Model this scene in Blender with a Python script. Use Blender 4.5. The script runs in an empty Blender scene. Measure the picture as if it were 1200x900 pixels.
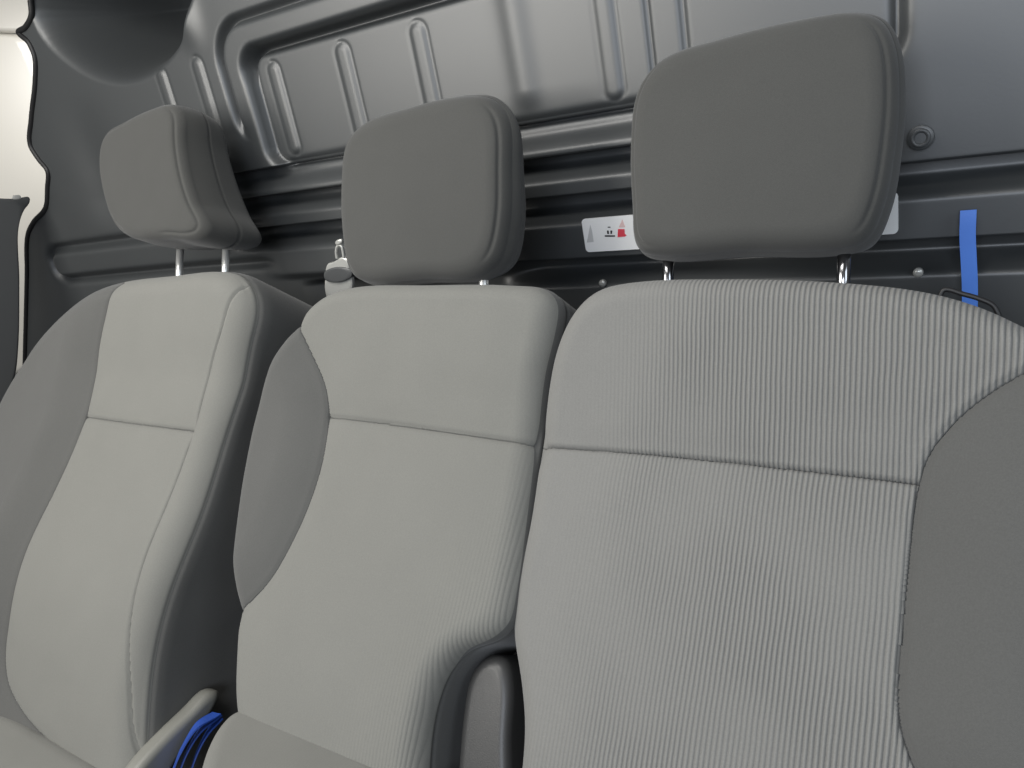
import bpy, math
import numpy as np

# ------------------------------------------------------------------ camera
scn = bpy.context.scene
F = 905.0                                   # focal length in photo pixels (1200 wide)
_mx = np.array([-1415., -65., F]); AX = -_mx/np.linalg.norm(_mx)
_dn = np.array([475., 2400., F]); AZ = -_dn/np.linalg.norm(_dn)
AZ = AZ - AX*(AZ@AX); AZ /= np.linalg.norm(AZ)
AY = np.cross(AZ, AX)                       # world axes in camera coordinates
cam_d = bpy.data.cameras.new('camera'); cam = bpy.data.objects.new('camera', cam_d)
scn.collection.objects.link(cam); scn.camera = cam
cam_d.sensor_width = 36; cam_d.lens = F/1200*36; cam_d.clip_start = 0.01; cam_d.clip_end = 100
from mathutils import Matrix
R = Matrix(((AX[0], -AX[1], -AX[2]), (AY[0], -AY[1], -AY[2]), (AZ[0], -AZ[1], -AZ[2])))
cam.matrix_world = R.to_4x4()

# ------------------------------------------------------------------ light
w = bpy.data.worlds.new('World'); scn.world = w; w.use_nodes = True
w.node_tree.nodes['Background'].inputs[0].default_value = (0.93, 0.97, 1.0, 1)
w.node_tree.nodes['Background'].inputs[1].default_value = 0.11
def area(name, loc, target, sx, sy, power, col):
    d = bpy.data.lights.new(name, 'AREA'); d.shape = 'RECTANGLE'; d.size = sx; d.size_y = sy
    d.energy = power; d.color = col
    o = bpy.data.objects.new(name, d); scn.collection.objects.link(o)
    from mathutils import Vector
    o.location = loc
    o.rotation_euler = (Vector(target)-Vector(loc)).to_track_quat('-Z', 'Y').to_euler()
    return o
area('windscreen_light', (-1.40, -0.42, 0.38), (-0.75, 1.0, -0.05), 1.15, 0.65, 19, (1, 0.975, 0.92))
area('cab_light', (-0.88, -0.12, 1.20), (-0.66, 0.7, -0.35), 1.3, 0.6, 21, (1, 0.98, 0.94))
area('door_light', (1.1, 0.1, 0.35), (-0.1, 0.9, -0.2), 0.7, 0.6, 5, (0.82, 0.91, 1.0))
area('front_window_light', (0.15, -0.95, 0.30), (-0.05, 1.0, -0.1), 0.8, 0.6, 14, (0.82, 0.89, 1.0))
pl_ = area('pillar_fill_light', (-1.95, 2.0, 0.40), (-2.60, 1.42, 0.12), 0.3, 0.3, 1.55, (1, 0.985, 0.96)); pl_.data.spread = math.radians(80)  # added fill behind the bulkhead edge, only to brighten the cream pillar
scn.view_settings.view_transform = 'Standard'; scn.view_settings.look = 'None'
scn.view_settings.exposure = 0.0; scn.view_settings.gamma = 1.0

# ------------------------------------------------------------------ measuring helpers
def ray(px, py):
    r = np.array([px-600., py-450., F]); return np.array([r@AX, r@AY, r@AZ])
class Frame:
    """a flat working plane: origin, u, v in the plane, n out of it"""
    def __init__(s, O, v, u=(1, 0, 0)):
        s.O = np.array(O, float); s.u = np.array(u, float); s.u /= np.linalg.norm(s.u)
        s.v = np.array(v, float); s.v /= np.linalg.norm(s.v); s.n = np.cross(s.u, s.v)
    def uv(s, pts, h=0.0):
        out = []
        for px, py in pts:
            r = ray(px, py); p = r*(((s.O+s.n*h)@s.n)/(r@s.n))-s.O
            out.append((p@s.u, p@s.v))
        return np.array(out)
    hv = None
    def uvc(s, pts, h0=0.0):
        out = []
        for p in pts:
            h = h0
            for _ in range(12): q = s.uv([p], h)[0]; h = h0+(s.hv(q[1]) if s.hv else 0)
            out.append(q)
        return np.array(out)
    def world(s, A):
        return s.O + A[:, 0:1]*s.u + A[:, 1:2]*s.v + A[:, 2:3]*s.n
SK = 0.94                                   # distance of the seats from the camera
def upper_curve(v): return 0.34*(np.sqrt(np.clip(v+0.18, -9, 9)**2+0.018**2)+v+0.18)/2
def reclined(O, deg):
    O = np.array(O)*SK
    a = math.radians(deg); return Frame(O, (0, math.sin(a), math.cos(a)))

def spline(P, closed=False, m=24):
    P = np.asarray(P, float); n = len(P); out = []
    rng = range(n) if closed else range(n-1)
    t = np.linspace(0, 1, m, endpoint=False)[:, None]
    for i in rng:
        if closed: a, b, c, d = P[i-1], P[i], P[(i+1) % n], P[(i+2) % n]
        else: a, b, c, d = P[max(i-1, 0)], P[i], P[i+1], P[min(i+2, n-1)]
        # centripetal-ish tangents to avoid overshoot
        lb = np.linalg.norm(c-b); la = np.linalg.norm(b-a)+1e-9; lc = np.linalg.norm(d-c)+1e-9
        m1 = ((b-a)/la*lb+(c-b))/2*min(1, 1) if la > 1e-6 else c-b
        m2 = ((d-c)/lc*lb+(c-b))/2 if lc > 1e-6 else c-b
        out.append((2*t**3-3*t**2+1)*b+(t**3-2*t**2+t)*m1+(-2*t**3+3*t**2)*c+(t**3-t**2)*m2)
    if not closed: out.append(P[-1:])
    return np.vstack(out)
def resample(P, N):
    Q = np.vstack([P, P[:1]]); L = np.r_[0, np.cumsum(np.linalg.norm(np.diff(Q, axis=0), axis=1))]
    s = np.linspace(0, L[-1], N, endpoint=False)
    return np.stack([np.interp(s, L, Q[:, k]) for k in range(2)], 1)
def smooth_closed(P, it):
    for _ in range(it): P = 0.25*np.roll(P, 1, 0)+0.5*P+0.25*np.roll(P, -1, 0)
    return P
def outline(pts, N=700, it=60):
    P = resample(spline(pts, True), N); P = smooth_closed(P, it); P = resample(P, N)
    x, y = P[:, 0], P[:, 1]
    if np.sum(x*np.roll(y, -1)-np.roll(x, -1)*y) < 0: P = P[::-1].copy()
    return P
def polyline_dist(u, v, L):
    L = np.asarray(L); a = L[:-1]; b = L[1:]; best = np.full(u.shape, 1e9)
    for (ax, ay), (bx, by) in zip(a, b):
        dx, dy = bx-ax, by-ay; q = dx*dx+dy*dy+1e-15
        t = np.clip(((u-ax)*dx+(v-ay)*dy)/q, 0, 1)
        best = np.minimum(best, (u-ax-t*dx)**2+(v-ay-t*dy)**2)
    return np.sqrt(best)
def inside(u, v, Pg):
    r = np.zeros(u.shape, bool); n = len(Pg)
    for i in range(n):
        x1, y1 = Pg[i]; x2, y2 = Pg[(i+1) % n]
        c = (y1 > v) != (y2 > v)
        if y1 != y2: r ^= c & (u < (x2-x1)*(v-y1)/(y2-y1)+x1)
    return r
def poly_sd(u, v, Pg):
    Pg = np.asarray(Pg); d = polyline_dist(u, v, np.vstack([Pg, Pg[:1]]))
    return np.where(inside(u, v, Pg), d, -d)
def sstep(a, b, x):
    t = np.clip((x-a)/(b-a), 0, 1); return t*t*(3-2*t)

# ------------------------------------------------------------------ meshes
def pillow(out, rf=0.03, T=0.1, rb=0.02, h=None, disp=None, center=None, step=0.0028, nroll=16, nwall=14, bulge=0.0):
    """padded solid on a closed outline: rounded front edge, side wall, back. Columns u, v, n, profile."""
    N = len(out)
    tg = np.roll(out, -1, 0)-np.roll(out, 1, 0); tg /= np.linalg.norm(tg, axis=1)[:, None]
    nr = np.stack([tg[:, 1], -tg[:, 0]], 1)
    c = out.mean(0) if center is None else np.array(center)
    rings = []
    def shrink(P, total, n):
        """offset inwards in small smoothed steps, so tight corners never fold over"""
        L = [P]
        ds = [total*(math.cos(a0)-math.cos(a1)) for a0, a1 in zip(np.linspace(0, math.pi/2, n)[:-1], np.linspace(0, math.pi/2, n)[1:])]
        for d in ds:
            k = max(1, int(math.ceil(d/0.0012)))
            for _ in range(k):
                t = np.roll(P, -1, 0)-np.roll(P, 1, 0); t /= np.linalg.norm(t, axis=1)[:, None]
                P = P-np.stack([t[:, 1], -t[:, 0]], 1)*d/k
                P = resample(smooth_closed(P, 6), len(P))
            L.append(P)
        return L
    back = shrink(out, rb, 7); ob = back[-1]
    for s in (0.0001, 0.4, 0.75): rings.append((c+(ob-c)*s, -T))
    for k, th in enumerate(np.linspace(0, math.pi/2, 7)): rings.append((back[6-k], -T+rb*(1-math.cos(math.pi/2-(math.pi/2-th)))))
    for k in range(1, nwall):
        f = k/nwall; z = -T+rb+(T-rb-rf)*f
        rings.append((out+nr*bulge*math.sin(math.pi*f), z))
    frs = shrink(out, rf, nroll)
    for P, th in zip(frs, np.linspace(0, math.pi/2, nroll)): rings.append((P, -rf+rf*math.sin(th)))
    of = frs[-1]; rad = np.linalg.norm(of-c, axis=1).max(); K = max(6, int(rad/step))
    mean_r = np.linalg.norm(of-c, axis=1).mean(); dirs = (of-c)/np.linalg.norm(of-c, axis=1)[:, None]
    for s in np.linspace(1, 0.0005, K)[1:]:
        of = smooth_closed(of, 14); rings.append((c+(of-c)*s, 0.0))
    A = np.zeros((len(rings), N, 4))
    for i, (p, z) in enumerate(rings): A[i, :, :2] = p; A[i, :, 2] = z; A[i, :, 3] = z
    if h is not None:
        A[:, :, 2] += h(A[:, :, 0], A[:, :, 1])*np.clip((A[:, :, 3]+T)/T, 0, 1)
    if disp is not None:
        X = A[:, :, :3]
        du = np.roll(X, -1, 1)-np.roll(X, 1, 1); dr = np.gradient(X, axis=0)
        nn = np.cross(du, dr); nn /= (np.linalg.norm(nn, axis=2)[:, :, None]+1e-12)
        dd = disp(A[:, :, 0], A[:, :, 1], A[:, :, 3])
        A[:, :, :3] += nn*dd[:, :, None]
    R_, n = A.shape[:2]
    i, j = np.meshgrid(np.arange(R_-1), np.arange(n), indexing='ij'); j2 = (j+1) % n
    q = np.stack([i*n+j, i*n+j2, (i+1)*n+j2, (i+1)*n+j], -1).reshape(-1, 4)
    return A.reshape(-1, 4), q, []
def split(mesh, f, push=0.0):
    A, q, polys = mesh; f = np.where(np.abs(f) < 1e-9, 1e-9, f)
    pos = f > 0
    qp = pos[q]; allp = qp.all(1); alln = (~qp).all(1)
    P, Ng = [], []; new = []; cache = {}
    def cut(a, b):
        k = (a, b) if a < b else (b, a)
        if k not in cache:
            t = f[k[0]]/(f[k[0]]-f[k[1]]); cache[k] = len(A)+len(new); new.append(A[k[0]]*(1-t)+A[k[1]]*t-np.array([0, 0, push, 0]))
        return cache[k]
    mixed = [list(x) for x in q[~(allp | alln)]]
    for pl in polys:
        s = [pos[x] for x in pl]
        if all(s): P.append(pl)
        elif not any(s): Ng.append(pl)
        else: mixed.append(pl)
    for pl in mixed:
        a, b = [], []
        for k in range(len(pl)):
            x, y = pl[k], pl[(k+1) % len(pl)]
            (a if pos[x] else b).append(int(x))
            if pos[x] != pos[y]: z = cut(int(x), int(y)); a.append(z); b.append(z)
        if len(a) > 2: P.append(a)
        if len(b) > 2: Ng.append(b)
    A2 = np.vstack([A, np.array(new)]) if new else A
    return (A2, q[allp], P), (A2, q[alln], Ng)
def link(o, parent):
    scn.collection.objects.link(o)
    if parent: o.parent = parent
    return o
def wloc(p):
    x = np.zeros(3)
    while p is not None: x = x+np.array(p.location); p = p.parent
    return x
def build(name, mesh, frame, mat, parent=None, world=None, smooth=True):
    A, q, polys = mesh
    W = frame.world(A) if world is None else world(A)
    used = np.unique(np.r_[q.ravel(), np.array([x for p in polys for x in p], int)]).astype(int)
    mp = np.full(len(A), -1); mp[used] = np.arange(len(used))
    me = bpy.data.meshes.new(name)
    V = W[used]-wloc(parent)
    me.from_pydata(V, [], mp[q].tolist()+[[int(mp[x]) for x in p] for p in polys])
    at = me.attributes.new('suv', 'FLOAT_VECTOR', 'POINT')
    at.data.foreach_set('vector', A[used, :3].astype(np.float32).ravel())
    me.validate(); me.update()
    if smooth: me.polygons.foreach_set('use_smooth', np.ones(len(me.polygons), bool))
    me.materials.append(mat)
    return link(bpy.data.objects.new(name, me), parent)
def tube(name, pts, r, mat, parent=None, seg=14, m=10, flat=None, caps=True):
    """round rod (or ribbon when flat=(width,thickness,side vector)) along world points"""
    P = spline(np.array(pts, float), False, m) if len(pts) > 2 else np.array(pts, float)
    n = len(P); T_ = np.gradient(P, axis=0); T_ /= np.linalg.norm(T_, axis=1)[:, None]
    ref = np.array(flat[2], float) if flat else (np.array([0, 1., 0]) if abs(T_[0][1]) < .9 else np.array([1., 0, 0]))
    rows = []
    for p, t in zip(P, T_):
        s = ref-t*(ref@t); s /= np.linalg.norm(s); b = np.cross(t, s)
        if flat:
            hw, ht = flat[0]/2, flat[1]/2
            ring = [(-hw, -ht), (-hw*.5, -ht), (0, -ht), (hw*.5, -ht), (hw, -ht), (hw, ht), (hw*.5, ht), (0, ht), (-hw*.5, ht), (-hw, ht)]
            rows.append([p+s*x+b*y for x, y in ring])
        else:
            rows.append([p+r*(s*math.cos(a)+b*math.sin(a)) for a in np.linspace(0, 2*math.pi, seg, endpoint=False)])
    k = len(rows[0]); V = np.array(rows).reshape(-1, 3)-wloc(parent)
    fc = [(i*k+j, i*k+(j+1) % k, (i+1)*k+(j+1) % k, (i+1)*k+j) for i in range(n-1) for j in range(k)]
    fc += [tuple(range(k))[::-1], tuple((n-1)*k+j for j in range(k))]
    me = bpy.data.meshes.new(name); me.from_pydata(V.tolist(), [], fc); me.update()
    if not flat: me.polygons.foreach_set('use_smooth', [len(p.vertices) == 4 for p in me.polygons])
    me.materials.append(mat)
    return link(bpy.data.objects.new(name, me), parent)
def thing(name, label, cat, loc, group=None):
    o = bpy.data.objects.new(name, None); scn.collection.objects.link(o); o.location = loc
    o.empty_display_size = 0.05
    o['label'] = label; o['category'] = cat
    if group: o['group'] = group
    return o
def tag(o, label, cat):
    o['label'] = label; o['category'] = cat; return o

# ------------------------------------------------------------------ materials
def mat(name, col, rough=0.6, metal=0.0, grain=0.0, gscale=60, bump=0.0, bscale=400, sheen=0.0, spec=0.5,
        rib=0.0, ribmask=None, patch=0.05, coat=0.0, sag=0.0):
    m = bpy.data.materials.new(name); m.use_nodes = True; N = m.node_tree.nodes; L = m.node_tree.links
    b = N['Principled BSDF']
    b.inputs['Roughness'].default_value = rough; b.inputs['Metallic'].default_value = metal
    b.inputs['Specular IOR Level'].default_value = spec
    if name == 'grey_moulded_plastic': b.inputs['IOR'].default_value = 1.60
    b.inputs['Sheen Weight'].default_value = sheen; b.inputs['Sheen Roughness'].default_value = 0.5
    b.inputs['Coat Weight'].default_value = coat
    at = N.new('ShaderNodeAttribute'); at.attribute_name = 'suv'
    def noise(s, d=3):
        n = N.new('ShaderNodeTexNoise'); n.inputs['Scale'].default_value = s; n.inputs['Detail'].default_value = d
        L.new(at.outputs['Vector'], n.inputs['Vector']); return n.outputs['Fac']
    def math_(op, a, c):
        n = N.new('ShaderNodeMath'); n.operation = op
        for k, x in enumerate((a, c)):
            if isinstance(x, (int, float)): n.inputs[k].default_value = x
            else: L.new(x, n.inputs[k])
        return n.outputs[0]
    fac = math_('MULTIPLY', math_('SUBTRACT', noise(7, 2), 0.5), patch*2)
    fac = math_('ADD', fac, math_('MULTIPLY', math_('SUBTRACT', noise(gscale, 2), 0.5), grain*2))
    height = None
    if bump: height = math_('MULTIPLY', noise(bscale, 2), bump)
    if sag:
        sg = math_('MULTIPLY', noise(11, 1), sag); height = math_('ADD', height, sg) if height is not None else sg
    if rib:
        sep = N.new('ShaderNodeSeparateXYZ'); L.new(at.outputs['Vector'], sep.inputs[0])
        wob = math_('MULTIPLY', math_('SUBTRACT', noise(25, 2), 0.5), 0.0018)
        u = math_('ADD', sep.outputs[0], wob)
        s = math_('SINE', math_('MULTIPLY', u, 2*math.pi/0.0046), 0)
        s01 = math_('MULTIPLY', math_('ADD', s, 1), 0.5)
        s01 = math_('POWER', s01, 0.6)
        mask = ribmask(N, L, sep, math_, noise) if ribmask else 1.0
        fac = math_('ADD', fac, math_('MULTIPLY', math_('MULTIPLY', math_('SUBTRACT', s01, 0.6), 0.21*min(rib, 1.5)), mask))  # shade in the valleys between ribs is painted into the colour
        rh = math_('MULTIPLY', math_('MULTIPLY', s01, rib), mask)
        height = math_('ADD', height, rh) if height is not None else rh
    cm = N.new('ShaderNodeMix'); cm.data_type = 'RGBA'; cm.blend_type = 'MULTIPLY'; cm.inputs[0].default_value = 1
    cm.inputs['A'].default_value = (*col, 1)
    gr = N.new('ShaderNodeCombineXYZ'); one = math_('ADD', fac, 1.0)
    for k in range(3): L.new(one, gr.inputs[k])
    L.new(gr.outputs[0], cm.inputs['B']); L.new(cm.outputs['Result'], b.inputs['Base Color'])
    if height is not None:
        bp = N.new('ShaderNodeBump'); bp.inputs['Strength'].default_value = 1.0; bp.inputs['Distance'].default_value = 0.001
        L.new(height, bp.inputs['Height']); L.new(bp.outputs[0], b.inputs['Normal'])
    return m
def mask_right(N, L, sep, math_, noise):
    # cord lies flatter towards the left edge of the panel and in rubbed patches
    a = N.new('ShaderNodeMapRange'); a.interpolation_type = 'SMOOTHSTEP'
    d = math_('ADD', sep.outputs[0], math_('MULTIPLY', sep.outputs[1], -0.12))
    L.new(d, a.inputs[0]); a.inputs[1].default_value = -0.15; a.inputs[2].default_value = -0.02
    a.inputs[3].default_value = 0.06; a.inputs[4].default_value = 1
    n = N.new('ShaderNodeMapRange'); L.new(noise(6, 1), n.inputs[0]); n.inputs[1].default_value = .3; n.inputs[2].default_value = .55
    n.inputs[3].default_value = .45; n.inputs[4].default_value = 1
    return math_('MULTIPLY', a.outputs[0], n.outputs[0])
def mask_mid(N, L, sep, math_, noise):
    a = N.new('ShaderNodeMapRange'); a.interpolation_type = 'SMOOTHSTEP'
    d = math_('SUBTRACT', sep.outputs[0], math_('MULTIPLY', sep.outputs[1], 0.5))
    L.new(d, a.inputs[0]); a.inputs[1].default_value = 0.25; a.inputs[2].default_value = 0.40
    a.inputs[3].default_value = 0.03; a.inputs[4].default_value = 0.35
    return a.outputs[0]

LIGHTC = (0.190, 0.189, 0.174); DARKC = (0.100, 0.100, 0.096); HEADC = (0.074, 0.074, 0.070)
M = dict(
    light=mat('light_grey_fabric', LIGHTC, 0.92, grain=0.11, gscale=650, bump=0.25, bscale=1500, sheen=0.15, spec=0.15, sag=5),
    ribbed=mat('ribbed_grey_fabric', (0.202, 0.200, 0.190), 0.92, grain=0.12, gscale=650, bump=0.25, bscale=1300, sheen=0.15, spec=0.15, sag=5, rib=1.4, ribmask=mask_right),
    midlight=mat('worn_grey_fabric', LIGHTC, 0.92, grain=0.11, gscale=650, bump=0.25, bscale=1500, sheen=0.15, spec=0.15, sag=5, rib=1.2, ribmask=mask_mid),
    dark=mat('dark_grey_fabric', DARKC, 0.9, grain=0.14, gscale=650, bump=0.25, bscale=1600, sheen=0.2, spec=0.15, sag=4),
    head=mat('headrest_fabric', HEADC, 0.9, grain=0.12, gscale=650, bump=0.22, bscale=1600, sheen=0.2, spec=0.15, sag=4),
    wall=mat('grey_moulded_plastic', (0.040, 0.044, 0.046), 0.47, spec=1.0, grain=0.03, gscale=300, bump=0.045, bscale=300, patch=0.08),
    black=mat('black_rubber', (0.012, 0.012, 0.013), 0.5),
    trim=mat('charcoal_plastic', (0.085, 0.088, 0.09), 0.38, bump=0.12, bscale=700),
    armp=mat('armrest_plastic', (0.05, 0.05, 0.05), 0.4, bump=0.12, bscale=700),
    cream=mat('cream_paint', (0.80, 0.77, 0.70), 0.35, coat=0.3, patch=0.02),
    beige=mat('beige_plastic', (0.21, 0.208, 0.186), 0.45, bump=0.1, bscale=500),
    chrome=mat('chrome', (0.9, 0.9, 0.88), 0.3, metal=0.75),
    dim_chrome=mat('chrome_dark_reflection', (0.35, 0.35, 0.36), 0.15, metal=1.0),  # darker copy of the chrome, the dark reflection painted into its colour
    white=mat('white_sticker', (0.95, 0.95, 0.94), 0.4, patch=0.01),
    wmetal=mat('pale_metal', (0.6, 0.6, 0.57), 0.3, metal=0.4),
    ink=mat('black_ink', (0.03, 0.03, 0.03), 0.6), red=mat('red_ink', (0.75, 0.06, 0.09), 0.6),
    pink=mat('pink_ink', (0.80, 0.58, 0.56), 0.6), grey=mat('grey_ink', (0.60, 0.60, 0.60), 0.6),
    blue=mat('blue_webbing', (0.10, 0.27, 0.86), 0.55, grain=0.15, gscale=900, bump=0.3, bscale=900),
    blued=mat('blue_strap', (0.02, 0.07, 0.36), 0.5, grain=0.15, gscale=900, bump=0.3, bscale=900),
    floor=mat('floor_mat', (0.03, 0.03, 0.032), 0.8, bump=0.3, bscale=200),
)

# ------------------------------------------------------------------ bulkhead (setting)
D = 1.05; CURVE = 0.1                      # plane of the bulkhead, and how its far side wraps forward
def base_y(x, z):
    return D - CURVE*np.clip(-1.36-x, 0, None)**2
def px_wall(px, py):
    r = ray(px, py); lo, hi = 0.3, 2.0
    for _ in range(60):
        t = (lo+hi)/2; p = r/r[1]*t
        if p[1] < base_y(p[0], p[2]): lo = t
        else: hi = t
    return p[0], p[2]
def rrect(x, z, x0, x1, z0, z1, r):
    cx, cz, hx, hz = (x0+x1)/2, (z0+z1)/2, (x1-x0)/2-r, (z1-z0)/2-r
    dx, dz = np.abs(x-cx)-hx, np.abs(z-cz)-hz
    return np.hypot(np.maximum(dx, 0), np.maximum(dz, 0))+np.minimum(np.maximum(dx, dz), 0)-r
def capsule(x, z, cx, z0, z1, r):
    zz = np.clip(z, z0, z1); return np.hypot(x-cx, z-zz)-r
BL = px_wall(60, 306); BT = px_wall(130, 284); BB = px_wall(130, 322); PK = [px_wall(*p) for p in ((62, -40), (55, 20), (85, 52), (130, 70), (170, 58), (200, 18), (205, -40))]
def relief(x, z):
    n = np.zeros_like(x)                                   # + towards the seats
    # outer groove of the pressed window panel
    d = rrect(x, z, -1.243, 0.9, -0.02, 0.205, 0.07); fade = sstep(0.0, 0.06, z)
    n -= 0.020*np.exp(-(d/0.0065)**2)*fade
    # recessed panel
    d = rrect(x, z, -1.192, -0.112, -0.056, 0.157, 0.042); n -= 0.020*sstep(0.0, -0.011, d)
    n -= (0.010+0.022*sstep(0.09, 0.15, z))*np.exp(-((d+0.006)/0.0075)**2)
    # upright pressed ribs
    for cx, z0, z1, r, hgt in ((-1.133, -0.02, 0.112, 0.016, .009), (-0.962, -0.015, 0.112, 0.017, .009), (-0.799, -0.02, 0.112, 0.017, .009),
                               (-0.481, -0.022, 0.4, 0.016, .008), (-1.420, 0.0, 0.152, 0.016, .009), (-1.307, 0.0, 0.152, 0.016, .009)):
        d = capsule(x, z, cx, z0, z1, r)
        n += 0.3*hgt*sstep(0.0, -0.011, d); n -= 0.002*np.exp(-(d/0.003)**2)*np.where(x > cx-0.004, 1, 0.35)
    n += 0.006*np.exp(-((x+0.622)/0.022)**2)*sstep(-0.04, 0.0, z)
    # sharp upright joints on the right
    n -= 0.006*np.exp(-((x+0.420)/0.003)**2)*sstep(-0.05, -0.03, z)
    n -= 0.005*np.exp(-((x+0.372)/0.004)**2)*sstep(-0.05, -0.03, z)
    # undercut horizontal steps
    def slot(zt, zb, x0, x1, dep):
        m = sstep(x0, x0+0.10, x)*(1-sstep(x1-0.03, x1, x))
        up = sstep(zt+0.001, zt-0.003, z); dn = np.clip((z-(zb-0.024))/(0.029), 0, 1); dn = dn*dn*(3-2*dn)
        return -dep*m*up*dn
    n += slot(-0.049, -0.070, -1.37, -0.2, 0.030)
    n += slot(-0.100, -0.117, -1.37, -0.2, 0.038)
    n += slot(-0.160, -0.184, -1.37, -0.21, 0.042)
    n += slot(-0.164, -0.186, -0.27, 2, 0.036)
    n += slot(-0.258, -0.284, -0.75, 2, 0.045)
    n -= 0.040*sstep(-0.258, -0.30, z)*sstep(-0.80, -0.70, x)*0.3
    # long raised beam with a rounded left end in a groove
    d = rrect(x, z, BL[0], -0.2, BB[1]-0.002, BT[1]+0.002, 0.034)
    g = 1-sstep(-1.32, -1.22, x)
    n -= 0.016*np.exp(-(d/0.010)**2)*g; n += 0.008*sstep(0, -0.02, d)*g
    n += 0.016*sstep(-0.186, -0.20, z)*sstep(-0.27, -0.25, z)*sstep(-1.3, -1.2, x)*(1-sstep(-0.8, -0.7, x))
    # below the beam the pressing steps back
    n -= 0.05*sstep(-0.268, -0.285, z)*sstep(-1.2, -1.1, x)*(1-sstep(-0.8, -0.7, x))
    # deep pocket at the upper left and soft waves beside it
    d = -poly_sd(x, z, spline(np.array(PK), True, 8)) if True else 0
    n -= 0.34*sstep(0.05, -0.07, d)
    n += 0.014*np.exp(-((x+1.30)/0.03)**2)*sstep(0.16, 0.25, z)
    n -= 0.012*np.exp(-((x+1.72)/0.07)**2)*sstep(0.2, 0.0, z)*sstep(-0.14, -0.05, z)
    return n
ledge = np.array([px_wall(*p) for p in ((36, -30), (36, 0), (37, 18), (30, 32), (22, 38), (34, 50), (41, 66), (42, 90), (37, 140), (36, 170), (46, 187), (56, 200), (56, 220), (54, 243), (40, 260), (33, 275), (32, 320), (30, 400), (29, 440), (28, 500), (28, 560))])
bottom = np.array([ledge[-1][0]-0.02, -1.2]); top = np.array([ledge[0][0], 0.9])
LE = np.vstack([top, spline(ledge, False, 8), bottom])
def xleft(z): 
    o = np.argsort(LE[:, 1]); return np.interp(z, LE[o, 1], LE[o, 0])
gx = np.unique(np.r_[np.arange(-3.4, -2.1, 0.012), np.arange(-2.1, 0.1, 0.0034), np.linspace(0.1, 0.5, 12)])
gz = np.unique(np.r_[np.linspace(-1.1, -0.36, 14), np.arange(-0.36, 0.36, 0.0024), np.linspace(0.36, 0.75, 30)])
XX, ZZ = np.meshgrid(gx, gz); nn_ = relief(XX, ZZ)
A = np.stack([XX.ravel(), ZZ.ravel(), nn_.ravel(), 0*XX.ravel()], 1)
# signed distance to the outline of the panel: polygon of the whole sheet
PG = np.vstack([LE, [[3, -1.2], [3, 0.9]]])
nx = len(gx); i, j = np.meshgrid(np.arange(len(gz)-1), np.arange(nx-1), indexing='ij')
q = np.stack([i*nx+j, i*nx+j+1, (i+1)*nx+j+1, (i+1)*nx+j], -1).reshape(-1, 4)
sd = np.full(len(A), 1.0); near = A[:, 0] < -1.3; sd[near] = poly_sd(A[near, 0], A[near, 1], PG)
wall_mesh, _ = split((A, q, []), sd)
def wall_world(A):
    # the relief points along the local outward normal of the curved sheet
    dydx = 2*CURVE*np.clip(-1.36-A[:, 0], 0, None)
    ln = np.sqrt(1+dydx**2)
    y = base_y(A[:, 0], A[:, 1])
    return np.stack([A[:, 0]+dydx/ln*A[:, 2], y-A[:, 2]/ln, A[:, 1]], 1)
bh = thing('bulkhead', 'dark grey moulded bulkhead panel with pressed ribs and slots behind the seats', 'bulkhead', (-0.8, D, -1.1))
build('wall_panel', wall_mesh, None, M['wall'], bh, world=wall_world)
rimp = spline(ledge, False, 8)
rim = wall_world(np.c_[rimp, np.zeros(len(rimp)), np.zeros(len(rimp))])
tube('edge_seal', rim, 0.006, M['black'], bh, m=1)
# threaded collar right of the headrest
bx, bz = px_wall(1080, 160)
def ringmesh(R1, r1, n=40, k=12):
    V = np.array([[(R1+r1*math.cos(b))*math.cos(a), (R1+r1*math.cos(b))*math.sin(a), r1*math.sin(b), 0] for a in np.linspace(0, 2*math.pi, n, endpoint=False) for b in np.linspace(0, 2*math.pi, k, endpoint=False)])
    i, j = np.meshgrid(np.arange(n), np.arange(k), indexing='ij'); a = (i+1) % n; b = (j+1) % k
    return V, np.stack([i*k+j, a*k+j, a*k+b, i*k+b], -1).reshape(-1, 4), []
bf = Frame((bx, D-0.0115, bz), (0, 0, 1))
cl = build('bolt_collar', ringmesh(0.0085, 0.0028), bf, M['trim'], bh)
build('bolt_washer', pillow(outline([(0.014*math.cos(a), 0.014*math.sin(a)) for a in np.linspace(0, 6.283, 12, endpoint=False)], 60, 2), 0.001, 0.006, 0.001, step=0.003), Frame((bx, D-0.0125, bz), (0, 0, 1)), M['wall'], bh)

for p in ((703, 334), (1075, 322)):
    hx, hz = px_wall(*p)
    build('bolt_head', pillow(outline([(0.006*math.cos(a), 0.006*math.sin(a)) for a in np.linspace(0, 6.283, 10, endpoint=False)], 40, 2), 0.0025, 0.008, 0.001, step=0.003), Frame((hx, D+0.006, hz), (0, 0, 1)), M['wmetal'], bh)

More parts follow.
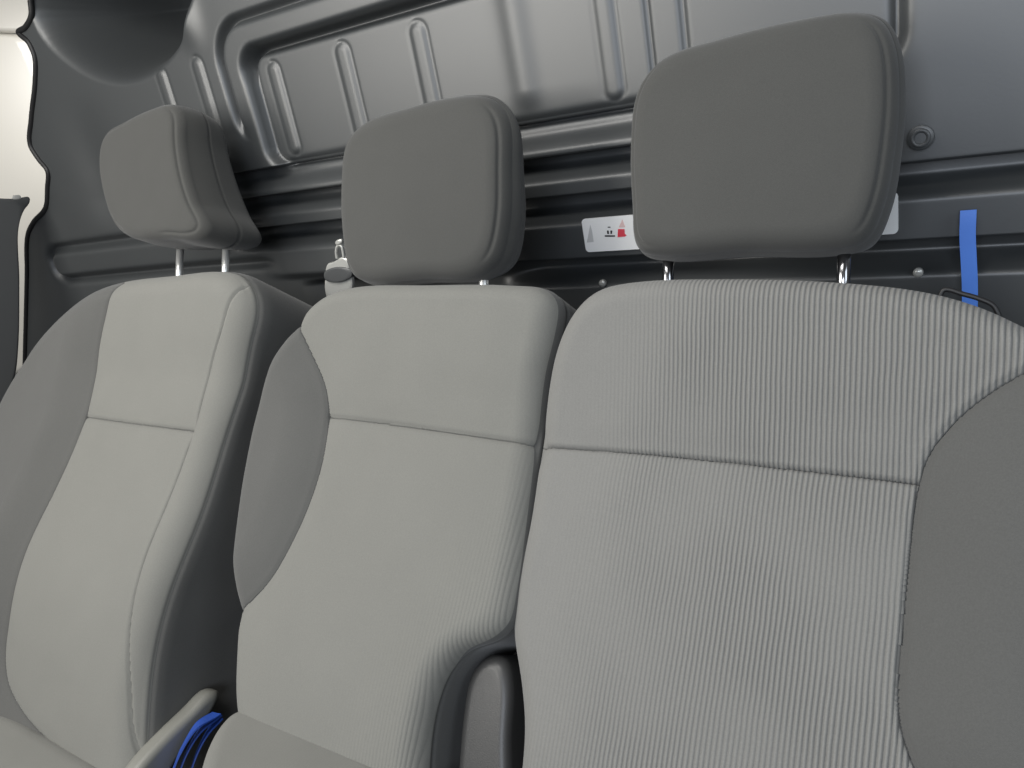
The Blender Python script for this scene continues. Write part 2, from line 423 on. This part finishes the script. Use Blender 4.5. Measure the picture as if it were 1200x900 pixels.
# body side behind the bulkhead edge: cream paint
def slab(name, pts, frame, T, r, m, parent=None, it=4, N=300, h=0.0):
    return build(name, pillow(outline(frame.uv(pts, h), N, it), r, T, min(r, T/3), step=0.02), frame, m, parent)
SX = Frame((-2.60, 0.6, 0), (0, 0, 1), (0, 1, 0))
up = slab('door_header', [(-150, -160), (60, -160), (75, 0), (70, 28), (28, 37), (-4, 36), (-150, 30)], Frame((-2.57, 0.6, 0), (0, 0, 1), (0, 1, 0)), 0.03, 0.012, M['cream'])
tag(up, 'upper cream painted door header above the joint at top left corner', 'door header')
lo = slab('door_pillar', [(-150, 42), (-4, 37), (20, 38), (80, 60), (95, 140), (95, 300), (60, 405), (20, 440), (-150, 440)], SX, 0.03, 0.012, M['cream'])
tag(lo, 'tall cream painted door pillar beside the bulkhead edge on the left', 'door pillar')
PT = Frame((-1.93, 0.6, 0), (0, 0, 1), (0, 1, 0))
pt = thing('pillar_trim', 'dark charcoal plastic pillar trim with flared top at the left edge', 'trim', (-1.93, 0.45, -0.5))
slab('trim_cover', [(-60, 236), (0, 232), (20, 233), (37, 230), (36, 238), (26, 250), (24, 330), (23, 400), (18, 445), (4, 478), (-20, 520), (-60, 560)], PT, 0.05, 0.006, M['trim'], pt, it=3)
slab('trim_clip', [(15, 230), (24, 229), (25, 232), (16, 233)], Frame((-1.915, 0.6, 0), (0, 0, 1), (0, 1, 0)), 0.006, 0.001, M['wmetal'], pt, it=1, N=40)

fl = bpy.data.meshes.new('floor'); fl.from_pydata([(-2.2, -1.5, -1.1), (0.6, -1.5, -1.1), (0.6, 1.3, -1.1), (-2.2, 1.3, -1.1)], [], [(0, 1, 2, 3)])
fl.materials.append(M['floor']); fo = link(bpy.data.objects.new('floor', fl), None); fo['kind'] = 'structure'

# ------------------------------------------------------------------ seats
REC = 39
def seam(u, v, L, g=0.002, w=0.0035, soft=0.003, sw=0.016):
    d = polyline_dist(u, v, L); return -g*np.exp(-(d/w)**2)-soft*np.exp(-(d/sw)**2)
def headrest(parent, fr, pts, posts, rf=0.034, T=0.11, seams=(-0.012,), mname='head', crown=0.012, postlen=0.12, post_off=-0.06, it=40, bulge=0.004, seat=None, post_mat='chrome', taper=(1.1, 0.55), seam_from=(0.70, 0.92)):
    out = outline(fr.uv(pts, -0.015), 520, it); c = out.mean(0); ext = np.abs(out-c).max(0)
    def h(u, v): return crown*(1-np.clip(((u-c[0])/ext[0])**2, 0, 1)*0.7-np.clip(((v-c[1])/ext[1])**2, 0, 1)*0.3)-crown*0.6
    def disp(u, v, p):
        d = np.zeros_like(u); side = sstep(seam_from[0], seam_from[1], np.abs(u-c[0])/ext[0])
        for s in seams: d -= side*0.0024*np.exp(-((p-s)/0.0016)**2)
        return d
    me = pillow(out, rf, T, 0.03, h, disp, nroll=26, nwall=26, bulge=bulge)
    A = me[0]; tv = np.clip((A[:, 1]-c[1]+ext[1])/(2*ext[1]), 0, 1)
    back = A[:, 3] < -rf; A[back, 2] = -rf+(A[back, 2]+rf)*(taper[0]+(taper[1]-taper[0])*tv[back]**1.3)
    hr = build('headrest', me, fr, M[mname], parent)
    for p in posts:
        u, v = seat.uv([p], post_off)[0]
        a = seat.O+seat.u*u+seat.v*v+seat.n*post_off
        tube('headrest_post', [a+fr.v*0.04, a-fr.v*postlen], 0.0068, M[post_mat], hr)
    return hr

# ---- left seat
def make_left():
    fr = reclined((-1.22, 0.82, -0.18), REC); fr.hv = upper_curve
    s = thing('passenger_seat', 'leftmost seat with plain light grey centre and chrome headrest posts', 'seat', (-1.22, 0.45, -1.1), 'front row of van seats')
    pts = [(132, 326), (106, 338), (76, 368), (50, 410), (24, 462), (0, 530), (-22, 640), (-38, 760), (-50, 880), (-40, 960), (60, 1000), (150, 1010),
           (170, 960), (176, 880), (188, 800), (210, 710), (240, 610), (268, 500), (290, 410), (300, 352), (284, 318), (262, 311), (200, 316)]
    out = outline(fr.uvc(pts, -0.02), 1300, 80)
    LS = spline(fr.uvc([(130, 300), (122, 345), (108, 420), (95, 488), (68, 570), (40, 650), (18, 730), (9, 770), (9, 800), (24, 835), (60, 880), (100, 960)], 0.005), False, 10)
    RS = spline(fr.uvc([(282, 300), (268, 335), (256, 380), (240, 440), (224, 503), (203, 575), (180, 655), (164, 740), (155, 810), (150, 860), (152, 905), (160, 960)], 0.005), False, 10)
    HS = spline(fr.uvc([(93, 487), (150, 495), (224, 504)], 0.005), False, 10)
    Lpoly = np.vstack([LS, [[-0.9, LS[-1][1]-.3], [-0.9, 0.4], [LS[0][0], 0.4]]])
    Rpoly = np.vstack([RS, [[RS[-1][0], RS[-1][1]-.3], [0.9, -1.3], [0.9, 0.4], [RS[0][0], 0.4]]])
    def h(u, v):
        dl = poly_sd(u, v, Lpoly); dr = poly_sd(u, v, Rpoly)
        return upper_curve(v)+0.022*sstep(0, 0.08, dl)*sstep(-0.02, -0.2, v)+0.025*np.exp(-((v+0.52)/0.16)**2)
    def disp(u, v, p):
        fr_ = np.where(p > -0.02, 1, 0)
        d = (seam(u, v, LS)+seam(u, v, HS, 0.003)*sstep(0.002, -0.004, poly_sd(u, v, Lpoly))*sstep(0.002, -0.004, poly_sd(u, v, Rpoly))+seam(u, v, RS, 0.0022, 0.002, 0.001))*fr_
        d -= 0.003*np.exp(-((p+0.027)/0.0022)**2)
        return d
    me = pillow(out, 0.046, 0.22, 0.05, h, disp, nroll=30, nwall=40, step=0.002)
    side, front = split(me, -0.027-me[0][:, 3])
    bol, rest = split(front, poly_sd(front[0][:, 0], front[0][:, 1], Lpoly), 0.003)
    edge, ins = split(rest, poly_sd(rest[0][:, 0], rest[0][:, 1], Rpoly), 0.0014)
    upp, low = split(ins, poly_sd(ins[0][:, 0], ins[0][:, 1], np.vstack([HS, [[HS[-1][0]+0.3, HS[-1][1]], [0.9, 0.6], [-0.9, 0.6], [HS[0][0]-0.3, HS[0][1]]]])), 0.0035)
    build('upper_panel', upp, fr, M['light'], s); build('lower_panel', low, fr, M['light'], s); build('panel_edge', edge, fr, M['light'], s)
    o = build('side_bolster', bol, fr, M['dark'], s); o['label'] = 'dark grey outer side bolster'
    build('backrest_shell', side, fr, M['dark'], s)
    hf = reclined((-1.22, 0.845, -0.18), 24)
    headrest(s, hf, [(150, 142), (180, 128), (204, 122), (214, 132), (216, 165), (221, 200), (230, 235), (242, 266), (236, 277), (200, 280), (158, 280), (140, 268), (124, 228), (118, 185), (124, 158)],
             [(211, 297), (265, 293)], it=14, post_off=-0.10, seam_from=(0.25, 0.5), seams=(-0.004, -0.078), taper=(1.0, 0.62), rf=0.022, T=0.150, seat=fr)
    # cushion
    cf = Frame(fr.O+fr.v*-0.735+fr.n*0.03, (0, math.cos(math.radians(10)), -math.sin(math.radians(10))))
    cp = [(-60, 800), (20, 830), (60, 853), (120, 887), (160, 915), (170, 960), (150, 1080), (60, 1300), (-150, 1300), (-250, 1100), (-200, 850)]
    cu = outline(cf.uv(cp, 0), 500, 30)
    build('seat_cushion', pillow(cu, 0.03, 0.16, 0.02, step=0.008), cf, M['light'], s)
    # recliner cover on the aisle side
    sf = Frame((fr.O[0]+fr.uvc([(184, 860)], -0.02)[0][0]+0.014, 0.5, -0.6), (0, 0, 1), (0, 1, 0))
    slab('recliner_cover', [(262, 813), (256, 824), (242, 850), (222, 874), (204, 900), (180, 950), (120, 960), (150, 920), (165, 898), (196, 864), (225, 836), (250, 812)],
         sf, 0.03, 0.010, M['beige'], s, it=6)
    return s
make_left()

# ---- middle seat
def make_mid():
    fr = reclined((-0.675, 0.82, -0.225), REC); fr.hv = upper_curve
    s = thing('centre_seat', 'middle seat with dark left bolster and a cutout for the armrest pivot', 'seat', (-0.675, 0.45, -1.1), 'front row of van seats')
    pts = [(414, 334), (388, 342), (360, 366), (340, 408), (320, 474), (304, 550), (294, 635), (292, 700), (291, 770), (292, 826), (300, 862), (380, 925), (470, 985), (500, 985),
           (508, 930), (512, 880), (520, 830), (534, 790), (556, 763), (588, 750), (606, 733), (614, 690), (622, 610), (632, 520), (640, 440), (652, 382), (654, 352), (640, 335), (600, 331), (500, 331)]
    out = outline(fr.uvc(pts, -0.02), 1300, 28)
    LS = spline(fr.uvc([(318, 340), (341, 378), (358, 412), (374, 450), (378, 490), (372, 540), (362, 580), (344, 630), (318, 680), (284, 713), (250, 730)], 0.008), False, 10)
    HS = spline(fr.uvc([(378, 487), (440, 494), (520, 505), (600, 516), (650, 521)], 0.005), False, 10)
    Lpoly = np.vstack([LS, [[-0.9, LS[-1][1]-0.02], [-0.9, 0.1]]])
    def h(u, v):
        dl = poly_sd(u, v, Lpoly)
        return upper_curve(v)+0.020*sstep(-0.01, 0.07, dl)+0.022*np.exp(-((v+0.5)/0.18)**2)*sstep(-0.3, -0.1, u)-0.006*sstep(0.12, 0.22, u)
    def disp(u, v, p):
        k = np.where(p > -0.02, 1, 0)
        d = (seam(u, v, LS)+seam(u, v, HS, 0.003)*sstep(0.002, -0.004, poly_sd(u, v, Lpoly)))*k-0.003*np.exp(-((p+0.030)/0.0022)**2)
        return d
    me = pillow(out, 0.028, 0.15, 0.04, h, disp, center=(-0.02, -0.27), nroll=26, nwall=36, step=0.002)
    side, front = split(me, -0.030+0.014*sstep(0.10, 0.16, me[0][:, 0])*sstep(-0.48, -0.40, me[0][:, 1])-me[0][:, 3])
    bol, ins = split(front, poly_sd(front[0][:, 0], front[0][:, 1], Lpoly), 0.003)
    upp, low = split(ins, poly_sd(ins[0][:, 0], ins[0][:, 1], np.vstack([HS, [[HS[-1][0]+0.3, HS[-1][1]], [0.9, 0.6], [-0.9, 0.6], [HS[0][0]-0.3, HS[0][1]]]])), 0.0035)
    build('upper_panel', upp, fr, M['midlight'], s); build('lower_panel', low, fr, M['midlight'], s)
    o = build('side_bolster', bol, fr, M['dark'], s); o['label'] = 'dark grey side bolster with a curved seam'
    build('backrest_shell', side, fr, M['dark'], s)
    hf = reclined((-0.675, 0.845, -0.225), 20)
    headrest(s, hf, [(428, 142), (480, 125), (540, 111), (572, 114), (590, 135), (594, 200), (592, 260), (580, 305), (560, 322), (500, 327), (430, 331), (410, 322), (400, 270), (399, 215), (405, 165)],
             [(455, 335), (567, 330)], rf=0.025, T=0.085, seams=(-0.006,), postlen=0.06, seat=fr, it=12)
    cf = Frame(fr.O+fr.v*-0.575+fr.n*0.035, (0, math.cos(math.radians(12)), -math.sin(math.radians(12))))
    cp = [(282, 828), (300, 834), (360, 858), (430, 889), (520, 930), (560, 1000), (600, 1200), (560, 1500), (100, 1500), (190, 1100), (228, 930), (240, 880), (258, 848)]
    build('seat_cushion', pillow(outline(cf.uv(cp, -0.01), 600, 16), 0.022, 0.15, 0.02, step=0.006), cf, M['midlight'], s)
    af = reclined((-0.675, 0.82, -0.225), REC)
    ao = outline(af.uv([(556, 778), (570, 768), (588, 772), (596, 800), (594, 860), (586, 1010), (552, 1040), (528, 1010), (532, 920), (540, 830), (546, 796)], -0.03), 300, 14)
    build('armrest_pivot', pillow(ao, 0.012, 0.10, 0.01, step=0.006), Frame(af.O-af.n*0.03, af.v), M['armp'], s)
    return s
make_mid()

# ---- right seat
def make_right():
    fr = reclined((-0.23, 0.82, -0.235), REC); fr.hv = upper_curve
    s = thing('driver_seat', 'rightmost seat with ribbed grey cord centre and broad dark right bolster', 'seat', (-0.2, 0.45, -1.1), 'front row of van seats')
    pts = [(735, 327), (700, 336), (672, 362), (652, 405), (642, 455), (634, 530), (622, 610), (606, 690), (602, 740), (612, 800), (617, 850), (612, 920), (600, 1010), (640, 1120), (900, 1200), (1200, 1200), (1420, 1100),
           (1450, 800), (1420, 600), (1350, 480), (1270, 415), (1200, 378), (1150, 355), (1090, 338), (1000, 327), (850, 322)]
    out = outline(fr.uvc(pts, -0.02), 1400, 30)
    RS = spline(fr.uvc([(1330, 395), (1260, 408), (1200, 431), (1150, 462), (1110, 498), (1086, 532), (1074, 570), (1064, 650), (1056, 740), (1051, 810), (1054, 850), (1068, 895), (1100, 960), (1150, 1060)], 0.012), False, 10)
    HS = spline(fr.uvc([(610, 519), (640, 522), (750, 530), (880, 543), (980, 554), (1074, 565)], 0.005), False, 10)
    Rpoly = np.vstack([RS, [[RS[-1][0], -0.9], [0.9, -0.9], [0.9, RS[0][1]]]])
    def h(u, v):
        dr = poly_sd(u, v, Rpoly)
        return upper_curve(v)+0.032*sstep(-0.02, 0.09, dr)+0.015*np.exp(-((v+0.5)/0.18)**2)*sstep(-0.24, -0.1, u)
    def disp(u, v, p):
        k = np.where(p > -0.02, 1, 0)
        return (seam(u, v, RS, 0.004)+seam(u, v, HS, 0.0035, 0.0024)*sstep(0.002, -0.004, poly_sd(u, v, Rpoly)))*k-0.003*np.exp(-((p+0.030)/0.0022)**2)
    me = pillow(out, 0.030, 0.15, 0.04, h, disp, nroll=26, nwall=30, step=0.002)
    side, front = split(me, -0.030-me[0][:, 3])
    bol, ins = split(front, poly_sd(front[0][:, 0], front[0][:, 1], Rpoly), 0.003)
    upp, low = split(ins, poly_sd(ins[0][:, 0], ins[0][:, 1], np.vstack([HS, [[HS[-1][0]+0.3, HS[-1][1]], [0.9, 0.6], [-0.9, 0.6], [HS[0][0]-0.3, HS[0][1]]]])), 0.0035)
    build('upper_panel', upp, fr, M['ribbed'], s); build('lower_panel', low, fr, M['ribbed'], s)
    o = build('side_bolster', bol, fr, M['dark'], s); o['label'] = 'broad dark grey right side bolster'
    build('backrest_shell', side, fr, M['dark'], s)
    hf = reclined((-0.23, 0.845, -0.235), 20)
    headrest(s, hf, [(770, 70), (850, 42), (940, 20), (1000, 11), (1030, 18), (1046, 45), (1052, 110), (1046, 180), (1034, 240), (1012, 282), (980, 291), (870, 294), (770, 299), (744, 292), (738, 240), (736, 170), (744, 105)],
             [(783, 310), (989, 306)], rf=0.026, T=0.095, seams=(-0.007,), postlen=0.08, seat=fr, it=12, post_mat='dim_chrome')
    # wire hoop at the top of the backrest
    hp = [fr.O+fr.u*a+fr.v*b+fr.n*(upper_curve(b)-0.05) for a, b in fr.uvc([(1100, 352), (1106, 340), (1130, 345), (1150, 351), (1164, 358), (1172, 374)], -0.05)]
    tube('release_hoop', hp, 0.0022, M['black'], s)
    return s
make_right()

# ------------------------------------------------------------------ small things
def wallframe(y, x=0, z=0): return Frame((x, y, z), (0, 0, 1))
# white warning sticker
sf = wallframe(D-0.0035)
sk = thing('warning_sticker', 'white warning sticker with black and red pictograms behind the right headrest', 'sticker', (-0.335, D, -0.22))
x0, x1, z0, z1 = -0.550, -0.119, -0.247, -0.196; r = 0.006
def rr(x0, x1, z0, z1, r, k=6):
    P = []
    for cx, cz, a0 in ((x1-r, z1-r, 0), (x0+r, z1-r, 90), (x0+r, z0+r, 180), (x1-r, z0+r, 270)):
        P += [(cx+r*math.cos(math.radians(a0+t)), cz+r*math.sin(math.radians(a0+t))) for t in np.linspace(0, 90, k)]
    return np.array(P)
def plate(name, P, y, t, m, parent):
    n = len(P); V = [(p[0], y, p[1]) for p in P]+[(p[0], y+t, p[1]) for p in P]
    fc = [tuple(range(n)), tuple(range(2*n-1, n-1, -1))]+[(i, n+i, n+(i+1) % n, (i+1) % n) for i in range(n)]
    me = bpy.data.meshes.new(name); me.from_pydata((np.array(V)-wloc(parent)).tolist(), [], fc); me.update(); me.materials.append(m)
    return link(bpy.data.objects.new(name, me), parent)
plate('backing_sheet', rr(x0, x1, z0, z1, r), D-0.004, 0.003, M['white'], sk)
def mark(px0, py0, px1, py1, m, name='printed_mark', pts=None):
    if pts is None: pts = [(px0, py0), (px1, py0), (px1, py1), (px0, py1)]
    P = sf.uv(pts)[::-1]
    return plate(name, P, D-0.0046, 0.0008, M[m], sk)
mark(0, 0, 0, 0, 'grey', 'pictogram', [(692, 263), (694, 270), (696, 283), (688, 284)])
mark(709, 275.5, 721, 277.2, 'ink', 'pictogram_bar')
mark(0, 0, 0, 0, 'ink', 'pictogram', [(711.5, 270), (713.5, 270), (714, 274), (712, 274)])
mark(0, 0, 0, 0, 'ink', 'pictogram', [(715.5, 270), (717.8, 270), (717.3, 274), (715.8, 274)])
mark(712.5, 265.5, 715.5, 266.6, 'ink', 'pictogram')
mark(0, 0, 0, 0, 'red', 'red_pictogram', [(724.5, 268.3), (732, 268.3), (732.5, 274), (734.5, 275.5), (733, 277), (724, 277.8), (724, 275)])
mark(0, 0, 0, 0, 'pink', 'warning_triangle', [(729.5, 257), (733, 266), (725.5, 266)])

# blue tape hanging down the bulkhead
tp = np.array([[-0.0445+dx*0.6, D-0.012-dy, z] for dx, dy, z in ((0, 0.001, -0.222), (0, 0.003, -0.229), (0.0, 0.005, -0.25), (0.003, 0.006, -0.28), (0.006, 0.006, -0.31), (0.007, 0.005, -0.34), (0.007, 0.004, -0.37))])
tag(tube('blue_strap', tp, 0, M['blue'], None, flat=(0.0165, 0.0016, (1, 0, 0))), 'bright blue webbing strap hanging upright against the bulkhead at right', 'strap')

# blue straps down beside the middle cushion
sb = thing('strap_bundle', 'bundle of dark blue straps between the left seat and the middle cushion', 'strap', (-0.93, 0.45, -0.75))
gf = Frame((-0.90, 0.5, -0.6), (0, 0, 1), (0, 1, 0))
for P, wd in (([(256, 838), (236, 855), (222, 876), (210, 905), (200, 940)], 0.018), ([(258, 842), (244, 858), (232, 880), (222, 910), (214, 950)], 0.018), ([(254, 836), (230, 852), (212, 880), (200, 910)], 0.020)):
    W = np.array([gf.O+gf.u*a+gf.v*b for a, b in gf.uv(P)])
    tube('strap', W, 0, M['blued'], sb, flat=(wd, 0.002, (0.75, -0.6, 0.25)))

# belt anchor between the left and middle seats
af = wallframe(0.94)
an = thing('belt_anchor', 'pale metal seat belt anchor with hook and dark band beside the middle headrest', 'belt anchor', (-0.95, 0.94, -0.25))
slab('anchor_plate', [(381, 318), (384, 309), (389, 308), (399, 302), (405, 302), (408, 318), (396, 319)], af, 0.012, 0.002, M['wmetal'], an, it=1, N=120)
slab('anchor_band', [(379, 320), (410, 317), (411, 324), (380, 328)], wallframe(0.937), 0.016, 0.002, M['trim'], an, it=1, N=80)
slab('belt_webbing', [(381, 327), (410, 324), (411, 340), (383, 350)], wallframe(0.942), 0.010, 0.002, M['wmetal'], an, it=1, N=80)
rp = [af.O+af.u*a+af.v*b for a, b in af.uv([(395, 303), (394, 295), (396, 288), (400, 288), (402, 295), (403, 302)])]
tube('anchor_ring', rp, 0.0024, M['wmetal'], an)
slab('hook_tip', [(392, 284), (399, 281), (400, 284), (393, 287)], wallframe(0.935), 0.006, 0.0015, M['wmetal'], an, it=1, N=50)
